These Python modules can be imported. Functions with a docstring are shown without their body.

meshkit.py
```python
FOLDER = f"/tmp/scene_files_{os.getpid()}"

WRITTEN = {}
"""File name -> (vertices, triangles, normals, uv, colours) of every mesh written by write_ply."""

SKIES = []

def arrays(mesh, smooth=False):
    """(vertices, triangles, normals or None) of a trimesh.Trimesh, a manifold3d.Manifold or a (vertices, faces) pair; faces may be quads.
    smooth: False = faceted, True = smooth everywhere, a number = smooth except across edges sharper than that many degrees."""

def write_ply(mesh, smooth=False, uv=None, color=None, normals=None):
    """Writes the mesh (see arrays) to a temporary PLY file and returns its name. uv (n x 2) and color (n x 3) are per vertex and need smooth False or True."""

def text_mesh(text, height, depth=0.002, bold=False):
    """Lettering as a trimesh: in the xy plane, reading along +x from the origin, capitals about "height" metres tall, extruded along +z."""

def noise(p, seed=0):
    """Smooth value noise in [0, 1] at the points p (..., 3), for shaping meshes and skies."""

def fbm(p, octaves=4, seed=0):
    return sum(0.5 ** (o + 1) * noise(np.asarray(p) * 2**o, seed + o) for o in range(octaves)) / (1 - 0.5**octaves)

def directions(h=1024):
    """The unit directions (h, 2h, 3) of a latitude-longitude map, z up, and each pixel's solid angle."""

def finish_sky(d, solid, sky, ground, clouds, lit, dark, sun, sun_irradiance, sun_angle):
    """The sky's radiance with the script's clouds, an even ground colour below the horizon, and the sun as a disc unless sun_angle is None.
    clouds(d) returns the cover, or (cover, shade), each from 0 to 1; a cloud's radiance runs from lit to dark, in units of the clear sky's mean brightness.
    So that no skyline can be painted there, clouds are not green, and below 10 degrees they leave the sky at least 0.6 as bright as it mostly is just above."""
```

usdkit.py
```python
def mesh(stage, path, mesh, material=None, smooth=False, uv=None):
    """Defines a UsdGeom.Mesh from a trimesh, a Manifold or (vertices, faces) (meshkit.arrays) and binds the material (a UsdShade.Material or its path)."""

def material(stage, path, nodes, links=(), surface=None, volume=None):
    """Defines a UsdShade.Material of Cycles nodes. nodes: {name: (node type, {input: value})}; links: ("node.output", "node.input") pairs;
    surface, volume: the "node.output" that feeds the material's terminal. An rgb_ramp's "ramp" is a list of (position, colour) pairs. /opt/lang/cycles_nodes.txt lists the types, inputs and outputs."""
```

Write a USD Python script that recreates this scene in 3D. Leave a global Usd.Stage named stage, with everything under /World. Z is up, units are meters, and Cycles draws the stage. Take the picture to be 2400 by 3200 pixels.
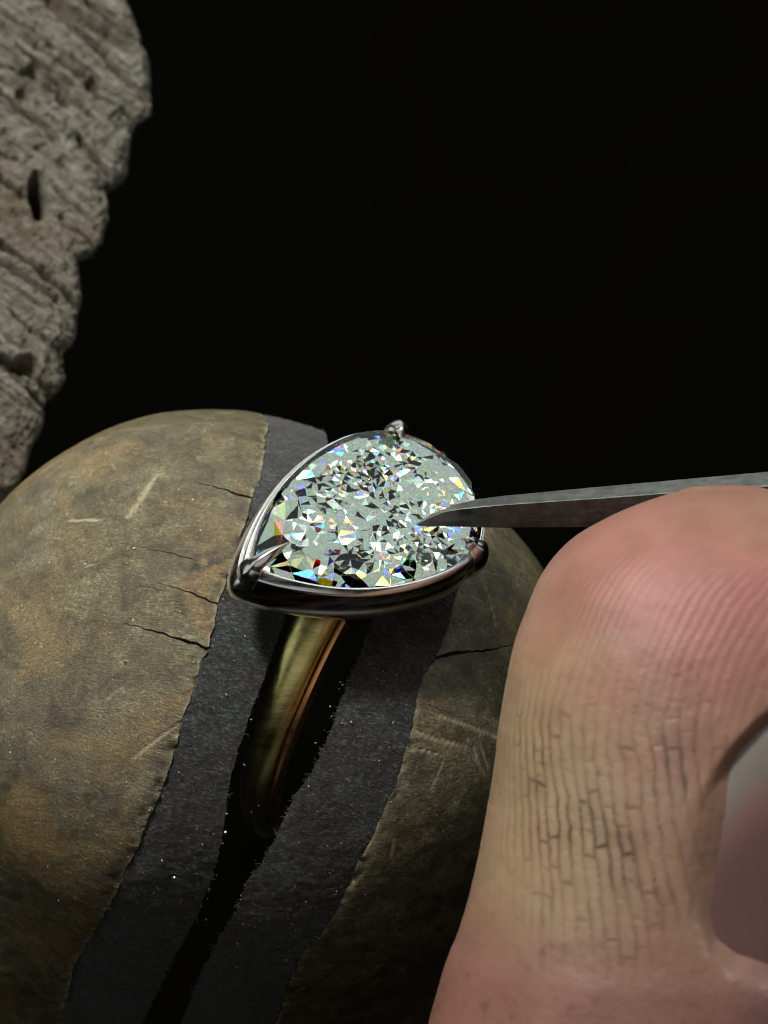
import math, random
import numpy as np, trimesh, manifold3d as m3, shapely
import shapely.geometry as sg
import usdkit, meshkit
from scipy.spatial import HalfspaceIntersection, ConvexHull, cKDTree
from scipy.interpolate import PchipInterpolator
from pxr import Usd, UsdGeom, UsdLux, UsdShade, Gf, Sdf, Vt

rng = np.random.default_rng(7)
stage = Usd.Stage.CreateInMemory()
UsdGeom.SetStageUpAxis(stage, 'Z'); UsdGeom.SetStageMetersPerUnit(stage, 1.0)
UsdGeom.Xform.Define(stage, '/World'); UsdGeom.Scope.Define(stage, '/World/Looks')

# ---------------------------------------------------------------- camera, lamps, exposure
PITCH = math.radians(52)
RIGHT = np.array([1.0, 0, 0])
UP = np.array([0, math.sin(PITCH), math.cos(PITCH)])
BACK = np.array([0, -math.cos(PITCH), math.sin(PITCH)])
AX = np.stack([RIGHT, UP, BACK])          # measuring frame: x right, y up, z towards the camera, in millimetres
D = 120.0                                 # camera to stone
K = 0.015                                 # millimetres per photo pixel at the stone
EXPOSURE = 0.2

def W(p):
    return (np.asarray(p, float) * 1e-3) @ AX

def frame_xf(prim, pos, back, up=(0, 1, 0)):
    b = np.asarray(back, float); b /= np.linalg.norm(b)
    x = np.cross(up, b); x /= np.linalg.norm(x); y = np.cross(b, x)
    X, Y, B, P = x @ AX, y @ AX, b @ AX, W(pos)
    UsdGeom.Xformable(prim).AddTransformOp().Set(Gf.Matrix4d(*X, 0, *Y, 0, *B, 0, *P, 1))

cam = UsdGeom.Camera.Define(stage, '/World/camera')
frame_xf(cam, (0, 0, D), (0, 0, 1))
cam.CreateFocalLengthAttr(60.0)
cam.CreateHorizontalApertureAttr(60.0 * 2400 * K / D)
cam.CreateVerticalApertureAttr(60.0 * 3200 * K / D)
cam.CreateClippingRangeAttr(Gf.Vec2f(0.005, 10.0))
cam.CreateFStopAttr(52.0)
cam.CreateFocusDistanceAttr(0.1175)
cam.CreateExposureAttr(EXPOSURE)

def rect(name, pos, target, w, h, power, color=(1, 1, 1)):
    l = UsdLux.RectLight.Define(stage, '/World/' + name)
    l.CreateWidthAttr(w * 1e-3); l.CreateHeightAttr(h * 1e-3)
    l.CreateIntensityAttr(power); l.CreateColorAttr(Gf.Vec3f(*color)); l.CreateNormalizeAttr(False)
    frame_xf(l, pos, np.asarray(pos, float) - np.asarray(target, float))
    return l
rect('task_lamp', (-58, 118, 82), (0, -2, 0), 22, 22, 200.0, (1.0, 0.97, 0.90))
PANEL = np.array([30.0, 225.0, 100.0])                       # unseen panel added to light the stone: a diffuser with small LEDs in front
rect('added_panel_diffuser', PANEL * 1.03, (0, 0, 0), 400, 240, 0.46, (0.90, 1.0, 0.92))
unit_ = lambda q: np.array(q) / np.linalg.norm(q)
GLINT = [(.43, .865, .251), (.64, .64, .43), (.53, .64, .56), (.13, .98, .15), (.20, .98, -.01), (.49, .86, -.15), (.64, .77, -.03)]   # no LED where the big crown facets would glare
rect('added_led', unit_((-.11, .98, .17)) * 235, (0, 0, 0), 16, 16, 7.0, (0.95, 0.98, 1.0))  # unseen LED added for a white patch on a crown facet by the tip
_b = PANEL / np.linalg.norm(PANEL); _x = np.cross([0, 1, 0], _b); _x /= np.linalg.norm(_x); _y = np.cross(_b, _x)
for _i in range(9):
    for _j in range(5):
        _p = PANEL + _x * (_i - 4) * 42 + _y * (_j - 2) * 44 + _x * 9 * ((_j % 2) - .5)
        if max(_p / np.linalg.norm(_p) @ unit_(q) for q in GLINT) < math.cos(math.radians(5.5)):
            rect(f'added_led_{_i * 5 + _j + 1:03d}', _p, (0, 0, 0), 15, 15, 6.5, ((0.95, 1.0, 1.0), (1.0, 0.98, 0.9))[(_i + _j) % 2])
rect('added_side_fill', (250, 90, 90), (0, 0, 0), 170, 260, 0.42, (0.93, 0.98, 1.0))  # unseen fill panel added on the right to brighten the stone
rect('added_left_fill', (-270, 70, 120), (0, 0, 0), 220, 260, 0.50, (0.93, 1.0, 0.95))  # unseen fill panel added on the left for the stone; no window there
rect('added_back_fill', (20, 190, -90), (0, 0, 0), 420, 150, 0.50, (0.93, 1.0, 0.95))  # unseen fill panel added at the rear to brighten the far crown
rect('added_front_fill', (0, -60, 330), (0, 0, 0), 360, 240, 0.34, (1.0, 0.97, 0.92))  # unseen fill panel added on the camera side, for stone and setting

# ---------------------------------------------------------------- helpers
_used = {}
def path_for(name, parent=None):
    base = (str(parent.GetPath()) if parent is not None else '/World') + '/' + name
    n = _used.get(base, 0); _used[base] = n + 1
    return base if n == 0 else f'{base}_{n:03d}'

def keys(prim, label=None, category=None, group=None, kind=None):
    for k, v in (('label', label), ('category', category), ('group', group), ('kind', kind)):
        if v: prim.SetCustomDataByKey(k, v)
    return prim

def thing(name, label, category, group=None):
    return keys(UsdGeom.Xform.Define(stage, path_for(name)).GetPrim(), label, category, group)

def add(name, mesh, mat, parent=None, smooth=False, prim=None, label=None):
    """mesh in the measuring frame (mm); prim: {primvar: function(points in mm) -> n or n x 3}"""
    v, f, n = meshkit.arrays(mesh, smooth)
    m = usdkit.mesh(stage, path_for(name, parent), (W(v), f), mat)
    if n is not None:
        m.CreateNormalsAttr(Vt.Vec3fArray.FromNumpy((n @ AX).astype(np.float32))); m.SetNormalsInterpolation('vertex')
    api = UsdGeom.PrimvarsAPI(m)
    for k, fn in (prim or {}).items():
        a = np.asarray(fn(v), np.float32)
        if a.ndim == 1:
            api.CreatePrimvar(k, Sdf.ValueTypeNames.FloatArray, 'vertex').Set(Vt.FloatArray.FromNumpy(a))
        else:
            api.CreatePrimvar(k, Sdf.ValueTypeNames.Color3fArray, 'vertex').Set(Vt.Vec3fArray.FromNumpy(a))
    if label: keys(m.GetPrim(), label)
    return m.GetPrim()

def px(u, v, z=0.0):
    s = K * (D - z) / D
    return np.array([(u - 1200) * s, (1600 - v) * s, z])

def to_px(p):
    p = np.asarray(p, float); s = D / (D - p[..., 2]) / K
    return np.stack([p[..., 0] * s + 1200, 1600 - p[..., 1] * s], -1)

def unit(a):
    a = np.asarray(a, float); return a / np.linalg.norm(a)

def mani(v, f):
    return m3.Manifold(m3.Mesh(np.ascontiguousarray(v, dtype=np.float32), np.ascontiguousarray(f, dtype=np.uint32)))

def arr(m):
    q = m.to_mesh(); return np.array(q.vert_properties[:, :3], float), np.array(q.tri_verts)

def loft(rings, caps=True, closed=False):
    """rings: k x n x 3 closed loops joined in order"""
    R = np.asarray(rings, float); k, n = R.shape[:2]
    i, j = np.meshgrid(np.arange(k if closed else k - 1), np.arange(n), indexing='ij')
    a, b = i * n + j, i * n + (j + 1) % n
    c, d = ((i + 1) % k) * n + (j + 1) % n, ((i + 1) % k) * n + j
    q = np.stack([a, b, c, d], -1).reshape(-1, 4)
    f = [np.vstack([q[:, [0, 1, 2]], q[:, [0, 2, 3]]])]
    v = R.reshape(-1, 3)
    if caps and not closed:
        v = np.vstack([v, R[0].mean(0), R[-1].mean(0)]); jj = np.arange(n)
        f.append(np.stack([np.full(n, k * n), (jj + 1) % n, jj], 1))
        f.append(np.stack([np.full(n, k * n + 1), (k - 1) * n + jj, (k - 1) * n + (jj + 1) % n], 1))
    t = trimesh.Trimesh(v, np.vstack(f), process=False)
    if t.volume < 0: t.invert()
    return t

def fbm(p, o=4, seed=0): return meshkit.fbm(p, o, seed) - 0.5
def cr2(a, b): return a[0] * b[1] - a[1] * b[0]
def sstep(a, b, x):
    t = np.clip((x - a) / (b - a), 0, 1); return t * t * (3 - 2 * t)

def seg_dist(P, A, B):
    """distance of points P to segment A-B and the parameter along it"""
    d = B - A; t = np.clip(((P - A) @ d) / (d @ d), 0, 1)
    return np.linalg.norm(P - A - t[:, None] * d, axis=1), t

# ---------------------------------------------------------------- materials
def L(name): return '/World/Looks/' + name
P = 'principled_bsdf'
def simple(name, color, rough=0.5, metal=0.0, **kw):
    return usdkit.material(stage, L(name), {'p': (P, dict(base_color=color, roughness=rough, metallic=metal, **kw))}, surface='p.BSDF')

# worn boxwood of the clamp: primvar 'grain' = position along (slot normal, slot, axis) in mm; 'mark' = scuffed-through scratches
def wood_material():
    return usdkit.material(stage, L('clamp_wood'), {
        'at': ('attribute', {'attribute': 'grain'}),
        'mk': ('attribute', {'attribute': 'mark'}),
        'm1': ('mapping', {'scale': (0.30, 4.0, 4.0)}),
        'fib': ('noise_texture', {'scale': 3.2, 'detail': 7.0, 'roughness': 0.75, 'distortion': 0.35}),
        'big': ('noise_texture', {'scale': 0.16, 'detail': 4.0, 'roughness': 0.6, 'distortion': 0.8}),
        'mid': ('noise_texture', {'scale': 0.75, 'detail': 6.0, 'roughness': 0.65, 'distortion': 0.6}),
        'fine': ('noise_texture', {'scale': 6.5, 'detail': 8.0, 'roughness': 0.8, 'distortion': 0.6}),
        'c1': ('rgb_ramp', {'ramp': [(0.28, (0.038, 0.027, 0.011)), (0.43, (0.080, 0.063, 0.028)), (0.55, (0.122, 0.106, 0.056)), (0.70, (0.200, 0.174, 0.098))]}),
        'c2': ('rgb_ramp', {'ramp': [(0.50, (0, 0, 0)), (0.68, (1, 1, 1))]}),
        'gold': ('mix', {'color2': (0.230, 0.150, 0.055)}),
        'gf': ('math', {'math_type': 'multiply', 'value2': 0.75}),
        'c3': ('rgb_ramp', {'ramp': [(0.32, (0.35, 0.33, 0.32)), (0.5, (0.95, 0.95, 0.95)), (0.68, (1.7, 1.7, 1.65))]}),
        'fibm': ('mix', {'mix_type': 'multiply', 'fac': 0.85}),
        'c4': ('rgb_ramp', {'ramp': [(0.37, (0.18, 0.17, 0.18)), (0.46, (0.85, 0.85, 0.85)), (0.55, (1.1, 1.1, 1.1)), (0.64, (2.6, 2.6, 2.5))]}),
        'finem': ('mix', {'mix_type': 'multiply', 'fac': 0.8}),
        'scr': ('mix', {'color2': (0.42, 0.36, 0.22)}),
        'st': ('attribute', {'attribute': 'dark_spots'}), 'sm': ('mix', {'color2': (0.022, 0.021, 0.021)}),
        'h': ('math', {'math_type': 'add'}),
        'h2': ('math', {'math_type': 'multiply', 'value2': 0.5}),
        'b': ('bump', {'strength': 0.8, 'distance': 0.00012}),
        'r': ('map_range', {'from_min': 0.3, 'from_max': 0.7, 'to_min': 0.46, 'to_max': 0.24}),
        'p': (P, {'specular_ior_level': 0.75}),
    }, [('at.vector', 'm1.vector'), ('m1.vector', 'fib.vector'), ('at.vector', 'big.vector'), ('at.vector', 'mid.vector'), ('at.vector', 'fine.vector'),
        ('mid.fac', 'c1.fac'), ('big.fac', 'c2.fac'), ('c2.color', 'gf.value1'), ('gf.value', 'gold.fac'), ('c1.color', 'gold.color1'),
        ('fib.fac', 'c3.fac'), ('gold.result' if False else 'gold.color', 'fibm.color1'), ('c3.color', 'fibm.color2'),
        ('fine.fac', 'c4.fac'), ('fibm.color', 'finem.color1'), ('c4.color', 'finem.color2'),
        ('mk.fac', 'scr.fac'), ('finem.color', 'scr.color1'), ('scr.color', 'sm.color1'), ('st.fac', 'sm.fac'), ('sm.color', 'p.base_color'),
        ('fine.fac', 'h2.value1'), ('fib.fac', 'h.value1'), ('h2.value', 'h.value2'), ('h.value', 'b.height'), ('b.normal', 'p.normal'),
        ('mid.fac', 'r.value'), ('r.result', 'p.roughness')], surface='p.BSDF')

def leather_material():
    return usdkit.material(stage, L('black_leather'), {
        'at': ('attribute', {'attribute': 'grain'}),
        'm1': ('mapping', {'scale': (0.8, 1.7, 1.7)}),
        'n1': ('noise_texture', {'scale': 5.0, 'detail': 9.0, 'roughness': 0.82, 'distortion': 0.3}),
        'n2': ('noise_texture', {'scale': 0.35, 'detail': 3.0}),
        'n3': ('noise_texture', {'scale': 1.5, 'detail': 5.0, 'roughness': 0.7}),
        'c1': ('rgb_ramp', {'ramp': [(0.36, (0.006, 0.006, 0.006)), (0.46, (0.022, 0.022, 0.022)), (0.55, (0.052, 0.051, 0.050)), (0.65, (0.19, 0.185, 0.18))]}),
        'c2': ('rgb_ramp', {'ramp': [(0.35, (0.82, 0.80, 0.78)), (0.52, (1.0, 1.0, 1.0)), (0.66, (1.0, 1.22, 1.24))]}),
        'c3': ('rgb_ramp', {'ramp': [(0.35, (0.55, 0.55, 0.55)), (0.65, (1.35, 1.35, 1.35))]}),
        'mx': ('mix', {'mix_type': 'multiply', 'fac': 1.0}), 'mx2': ('mix', {'mix_type': 'multiply', 'fac': 1.0}),
        'b': ('bump', {'strength': 1.0, 'distance': 0.00016}),
        'p': (P, {'roughness': 0.85, 'specular_ior_level': 0.2, 'sheen_weight': 0.15}),
    }, [('at.vector', 'm1.vector'), ('m1.vector', 'n1.vector'), ('at.vector', 'n2.vector'), ('at.vector', 'n3.vector'),
        ('n1.fac', 'c1.fac'), ('n2.fac', 'c2.fac'), ('n3.fac', 'c3.fac'), ('c1.color', 'mx.color1'), ('c2.color', 'mx.color2'), ('mx.color', 'mx2.color1'), ('c3.color', 'mx2.color2'), ('mx2.color', 'p.base_color'),
        ('n1.fac', 'b.height'), ('b.normal', 'p.normal')], surface='p.BSDF')

def pin_material():
    return usdkit.material(stage, L('weathered_wood'), {
        'at': ('attribute', {'attribute': 'grain'}),
        'gr': ('attribute', {'attribute': 'groove'}),
        'm1': ('mapping', {'scale': (0.35, 1.6, 1.6)}),
        'n1': ('noise_texture', {'scale': 1.6, 'detail': 7.0, 'roughness': 0.7, 'distortion': 0.5}),
        'n2': ('noise_texture', {'scale': 0.14, 'detail': 3.0, 'distortion': 0.5}),
        'n3': ('noise_texture', {'scale': 3.5, 'detail': 5.0, 'roughness': 0.75}),
        'c1': ('rgb_ramp', {'ramp': [(0.32, (0.060, 0.050, 0.036)), (0.44, (0.185, 0.165, 0.125)), (0.56, (0.300, 0.278, 0.222)), (0.68, (0.50, 0.475, 0.395))]}),
        'c2': ('rgb_ramp', {'ramp': [(0.48, (0, 0, 0)), (0.66, (1, 1, 1))]}),
        'w': ('mix', {'color2': (0.150, 0.090, 0.045)}),
        'wf': ('math', {'math_type': 'multiply', 'value2': 0.55}),
        'g': ('mix', {'color2': (0.075, 0.045, 0.024)}),
        'gf': ('math', {'math_type': 'multiply', 'value2': 0.8}),
        'h': ('math', {'math_type': 'add'}),
        'b': ('bump', {'strength': 1.0, 'distance': 0.0007}),
        'p': (P, {'roughness': 0.62, 'specular_ior_level': 0.4}),
    }, [('at.vector', 'm1.vector'), ('m1.vector', 'n1.vector'), ('at.vector', 'n2.vector'), ('at.vector', 'n3.vector'),
        ('n1.fac', 'c1.fac'), ('n2.fac', 'c2.fac'), ('c2.color', 'wf.value1'), ('wf.value', 'w.fac'), ('c1.color', 'w.color1'),
        ('gr.fac', 'gf.value1'), ('gf.value', 'g.fac'), ('w.color', 'g.color1'), ('g.color', 'p.base_color'),
        ('n1.fac', 'h.value1'), ('n3.fac', 'h.value2'), ('h.value', 'b.height'), ('b.normal', 'p.normal')], surface='p.BSDF')

def skin_material():
    return usdkit.material(stage, L('skin'), {
        'tn': ('attribute', {'attribute': 'tone'}),
        'di': ('attribute', {'attribute': 'dirt'}),
        'at': ('attribute', {'attribute': 'grain'}),
        'n1': ('noise_texture', {'scale': 0.5, 'detail': 4.0, 'roughness': 0.6}),
        'n2': ('noise_texture', {'scale': 7.0, 'detail': 4.0, 'roughness': 0.7}),
        'c1': ('rgb_ramp', {'ramp': [(0.3, (0.86, 0.82, 0.80)), (0.7, (1.1, 1.1, 1.1))]}),
        'mx': ('mix', {'mix_type': 'multiply', 'fac': 0.9}),
        'dm': ('mix', {'color2': (0.040, 0.019, 0.011)}),
        'b': ('bump', {'strength': 0.35, 'distance': 0.00006}),
        'p': (P, {'roughness': 0.50, 'specular_ior_level': 0.36, 'subsurface_weight': 0.25, 'subsurface_scale': 0.0012, 'subsurface_radius': (1.0, 0.35, 0.2)}),
    }, [('at.vector', 'n1.vector'), ('at.vector', 'n2.vector'), ('n1.fac', 'c1.fac'), ('tn.color', 'mx.color1'), ('c1.color', 'mx.color2'),
        ('di.fac', 'dm.fac'), ('mx.color', 'dm.color1'), ('dm.color', 'p.base_color'), ('n2.fac', 'b.height'), ('b.normal', 'p.normal')], surface='p.BSDF')

def nail_material():
    return usdkit.material(stage, L('fingernail'), {
        'fe': ('attribute', {'attribute': 'edge'}),
        'at': ('attribute', {'attribute': 'grain'}),
        'm1': ('mapping', {'scale': (3.0, 0.25, 3.0)}),
        'n1': ('noise_texture', {'scale': 1.2, 'detail': 3.0}),
        'c': ('rgb_ramp', {'ramp': [(0.0, (0.085, 0.040, 0.038)), (0.35, (0.13, 0.068, 0.060)), (0.7, (0.135, 0.112, 0.098)), (1.0, (0.165, 0.153, 0.138))]}),
        'b': ('bump', {'strength': 0.2, 'distance': 0.0001}),
        'p': (P, {'roughness': 0.38, 'specular_ior_level': 0.5}),
    }, [('fe.fac', 'c.fac'), ('c.color', 'p.base_color'), ('at.vector', 'm1.vector'), ('m1.vector', 'n1.vector'), ('n1.fac', 'b.height'), ('b.normal', 'p.normal')], surface='p.BSDF')

def steel_material(name, c0, c1, rough, scale, dist):
    return usdkit.material(stage, L(name), {
        'g': ('geometry', {}), 'mp': ('mapping', {'scale': (250, 2500, 2500)}),
        'n': ('noise_texture', {'scale': 1.0, 'detail': 5.0, 'roughness': 0.7}),
        'n2': ('noise_texture', {'scale': scale, 'detail': 5.0, 'roughness': 0.7}),
        'c': ('rgb_ramp', {'ramp': [(0.3, c0), (0.7, c1)]}),
        'r': ('map_range', {'from_min': 0.3, 'from_max': 0.7, 'to_min': rough * 0.75, 'to_max': rough * 1.3}),
        'b': ('bump', {'strength': 0.5, 'distance': dist}),
        'p': (P, {'metallic': 1.0}),
    }, [('g.position', 'mp.vector'), ('mp.vector', 'n.vector'), ('g.position', 'n2.vector'), ('n2.fac', 'c.fac'), ('c.color', 'p.base_color'),
        ('n.fac', 'r.value'), ('r.result', 'p.roughness'), ('n.fac', 'b.height'), ('b.normal', 'p.normal')], surface='p.BSDF')

M_WOOD, M_LEATHER, M_PIN, M_SKIN, M_NAIL = wood_material(), leather_material(), pin_material(), skin_material(), nail_material()
M_GRAVER = steel_material('tool_steel', (0.12, 0.125, 0.12), (0.25, 0.26, 0.245), 0.46, 1500, 0.00003)
M_PLAT = steel_material('white_gold', (0.70, 0.70, 0.70), (0.80, 0.79, 0.78), 0.20, 800, 0.000004)
M_GOLD = steel_material('yellow_gold', (0.54, 0.48, 0.18), (0.72, 0.65, 0.28), 0.33, 900, 0.00003)
M_ROSE = steel_material('rose_gold', (0.62, 0.30, 0.13), (0.78, 0.42, 0.20), 0.32, 900, 0.00002)
M_FILING = simple('metal_dust', (0.62, 0.60, 0.54), 0.5, 1.0)
M_BACK = simple('dark_cloth', (0.0022, 0.0021, 0.0016), 1.0, specular_ior_level=0.0)
M_FOIL = simple('mirror_foil', (0.74, 0.84, 0.77), 0.0, 1.0)  # mirror added inside the stone to throw the lamps back
M_GEM = usdkit.material(stage, L('brilliant_stone'), {
    'r': ('glass_bsdf', {'color': (1, 0, 0), 'roughness': 0.0, 'IOR': 1.584}),
    'g': ('glass_bsdf', {'color': (0, 1, 0), 'roughness': 0.0, 'IOR': 1.60}),
    'b': ('glass_bsdf', {'color': (0, 0, 1), 'roughness': 0.0, 'IOR': 1.620}),
    'a1': ('add_closure', {}), 'a2': ('add_closure', {}),
}, [('r.BSDF', 'a1.closure1'), ('g.BSDF', 'a1.closure2'), ('a1.closure', 'a2.closure1'), ('b.BSDF', 'a2.closure2')], surface='a2.closure')

# ---------------------------------------------------------------- setting: the dark behind everything
def backdrop():
    u = np.linspace(-1, 1, 40); gx, gy = np.meshgrid(u * 75, u * 90, indexing='ij')
    z = -130 + 10 * fbm(np.stack([gx * .03, gy * .03, gx * 0], -1), 3, 5)
    n = len(u); i, j = np.meshgrid(np.arange(n - 1), np.arange(n - 1), indexing='ij')
    q = np.stack([i * n + j, (i + 1) * n + j, (i + 1) * n + j + 1, i * n + j + 1], -1).reshape(-1, 4)
    p = add('backdrop', (np.stack([gx, gy, z], -1).reshape(-1, 3), q), M_BACK, smooth=True)
    keys(p, 'near black cloth behind the ring and clamp', 'backdrop', kind='structure')
backdrop()

# ---------------------------------------------------------------- axes of the ring and of the clamp, measured in the photograph
AXW = unit([0.273, 0.547, 0.791])                         # table normal of the stone = axis of the clamp's round end
SN = unit([0.95, -0.29, -0.127]); SN = unit(SN - AXW * (SN @ AXW))   # across the slot, left jaw to right jaw
SS = np.cross(SN, AXW)                                    # along the slot, towards the camera and down
GX = unit([0.780, 0.356, -0.515]); GX = unit(GX - AXW * (GX @ AXW)); GY = np.cross(AXW, GX)
GC = np.array([0.555, 0.284, 0.0]); GR = 4.2; GL = 2.0 * GR   # centre of the stone's round end, radius, length to the tip

# ---------------------------------------------------------------- ring clamp
JR = 14.96
CL = px(680, 2180, -12.7); CR = px(936, 2258, -13.3)
MC0 = unit(AXW * 0.85 + SS * 0.75)
def cut_frame(m):
    e1 = unit(SN - m * (SN @ m)); return m, e1, np.cross(m, e1)
CUT_L, CUT_R = cut_frame(unit(MC0 + .14 * SN)), cut_frame(unit(MC0 - .28 * SN))   # the slot widens inwards on both sides

def dome(center, seed):
    """round-ended handle: half ball plus barrel along -AXW, fine where it can be seen, closed"""
    na = 580
    th = np.linspace(0.004, math.pi / 2, 165)
    prof = [(JR * math.sin(t), JR * math.cos(t)) for t in th] + [(JR + 0.02 * y, -y) for y in np.arange(0.25, 22, 0.25)]
    prof = np.array(prof); a = np.linspace(0, 2 * math.pi, na, endpoint=False)
    ring = np.cos(a)[:, None] * SN + np.sin(a)[:, None] * SS
    v = prof[:, 0][:, None, None] * ring[None] + prof[:, 1][:, None, None] * AXW
    return loft(v + center)

def trace(pts, center, r=JR):
    """photo points onto the handle's surface (points beyond its outline: nearest pass)"""
    out = []
    for u, v in pts:
        d = unit(px(u, v, 0) - np.array([0, 0, D])); o = np.array([0, 0, D])
        t = np.arange(80, 175, 0.02); q = o + t[:, None] * d - center
        h = q @ AXW; rad = np.linalg.norm(q - h[:, None] * AXW, axis=1)
        sd = np.where(h > 0, np.linalg.norm(q, axis=1), rad) - r
        hit = np.nonzero(sd < 0)[0]
        k = hit[0] if len(hit) else int(np.argmin(sd))
        out.append(q[k] + center)
    return np.array(out)

def dense(poly, step=0.08):
    d = np.r_[0, np.cumsum(np.linalg.norm(np.diff(poly, axis=0), axis=1))]
    s = np.linspace(0, d[-1], int(d[-1] / step) + 2)
    f = [PchipInterpolator(d, poly[:, k])(s) for k in range(poly.shape[1])]
    return np.stack(f, 1)

def to2(p, fr): return np.stack([p @ fr[1], p @ fr[2]], -1)

def curve2(pts, center, amp, seed, ext=4.0):
    fr = CUT_L if center is CL else CUT_R
    c = dense(to2(trace(pts, center), fr))
    t = np.gradient(c, axis=0); t /= np.linalg.norm(t, axis=1, keepdims=True); nrm = np.stack([-t[:, 1], t[:, 0]], 1)
    p3 = np.c_[c, np.zeros(len(c))]
    off = amp * (1.6 * fbm(p3 * 0.9, 3, seed) + 1.2 * fbm(p3 * 3.5, 3, seed + 3) + 0.6 * np.minimum(0, fbm(p3 * 2.0, 2, seed + 9)))
    c = c + nrm * off[:, None]
    a = c[0] + unit(c[0] - c[12]) * ext; b = c[-1] + unit(c[-1] - c[-13]) * ext
    return np.vstack([a, c, b])

def prism(poly2, fr, lo=-40, hi=40):
    pg = sg.Polygon(poly2).buffer(0)
    if pg.geom_type != 'Polygon': pg = max(pg.geoms, key=lambda g: g.area)
    cs = m3.CrossSection([np.array(pg.exterior.coords)[:-1]], m3.FillRule.NonZero)
    m = m3.Manifold.extrude(cs, hi - lo)
    v, f = arr(m); v = v[:, :1] * fr[1] + v[:, 1:2] * fr[2] + (v[:, 2:] + lo) * fr[0]
    return mani(v, f)

C1 = [(850, 1250), (838, 1314), (829, 1399), (820, 1471), (792, 1555), (752, 1680), (712, 1800), (681, 1893), (654, 2026), (627, 2074), (603, 2164), (570, 2254), (530, 2400), (482, 2525), (452, 2586), (430, 2652), (386, 2730), (356, 2803), (331, 2851), (289, 2923), (241, 2996), (211, 3104), (181, 3200)]
C2 = [(1060, 1290), (1030, 1450), (985, 1650), (920, 1850), (850, 2050), (800, 2190), (752, 2320), (720, 2450), (693, 2616), (668, 2732), (617, 2862), (559, 2970), (478, 3130), (443, 3200)]
C3 = [(1290, 1440), (1255, 1620), (1190, 1850), (1123, 2052), (1094, 2110), (1065, 2197), (1029, 2283), (986, 2392), (935, 2471), (892, 2551), (834, 2667), (776, 2754), (740, 2833), (689, 2927), (639, 3028), (595, 3130), (566, 3200)]
C4 = [(1480, 1560), (1462, 1700), (1420, 1880), (1362, 2052), (1319, 2124), (1297, 2204), (1282, 2291), (1261, 2370), (1239, 2450), (1196, 2537), (1145, 2645), (1102, 2732), (1058, 2833), (1008, 2920), (942, 2992), (899, 3086), (863, 3200)]

def wedge(pts, center, w0, w1, depth):
    """saw nick: a thin wedge cut along a line on the surface"""
    P_ = dense(np.array(pts, float), 14.0); rj = np.random.default_rng(int(pts[0][0]) + 5)
    P_[1:] += rj.normal(0, 1.6, P_[1:].shape)
    A = trace(P_, center); parts = []
    n = len(A)
    for i in range(n - 1):
        p = []
        for k in (i, i + 1):
            nn = unit(A[k] - center); t = unit(A[i + 1] - A[i]); s = np.cross(nn, t)
            w = (w0 + (w1 - w0) * k / (n - 1)) * (.75 + .5 * abs(math.sin(k * 2.7 + pts[0][0]))); dd = depth * (0.35 + 0.65 * k / (n - 1))
            p += [A[k] + nn * .3 + s * w, A[k] + nn * .3 - s * w, A[k] - nn * dd]
        parts.append(m3.Manifold.hull_points(np.array(p, np.float32)))
    return parts

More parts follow.
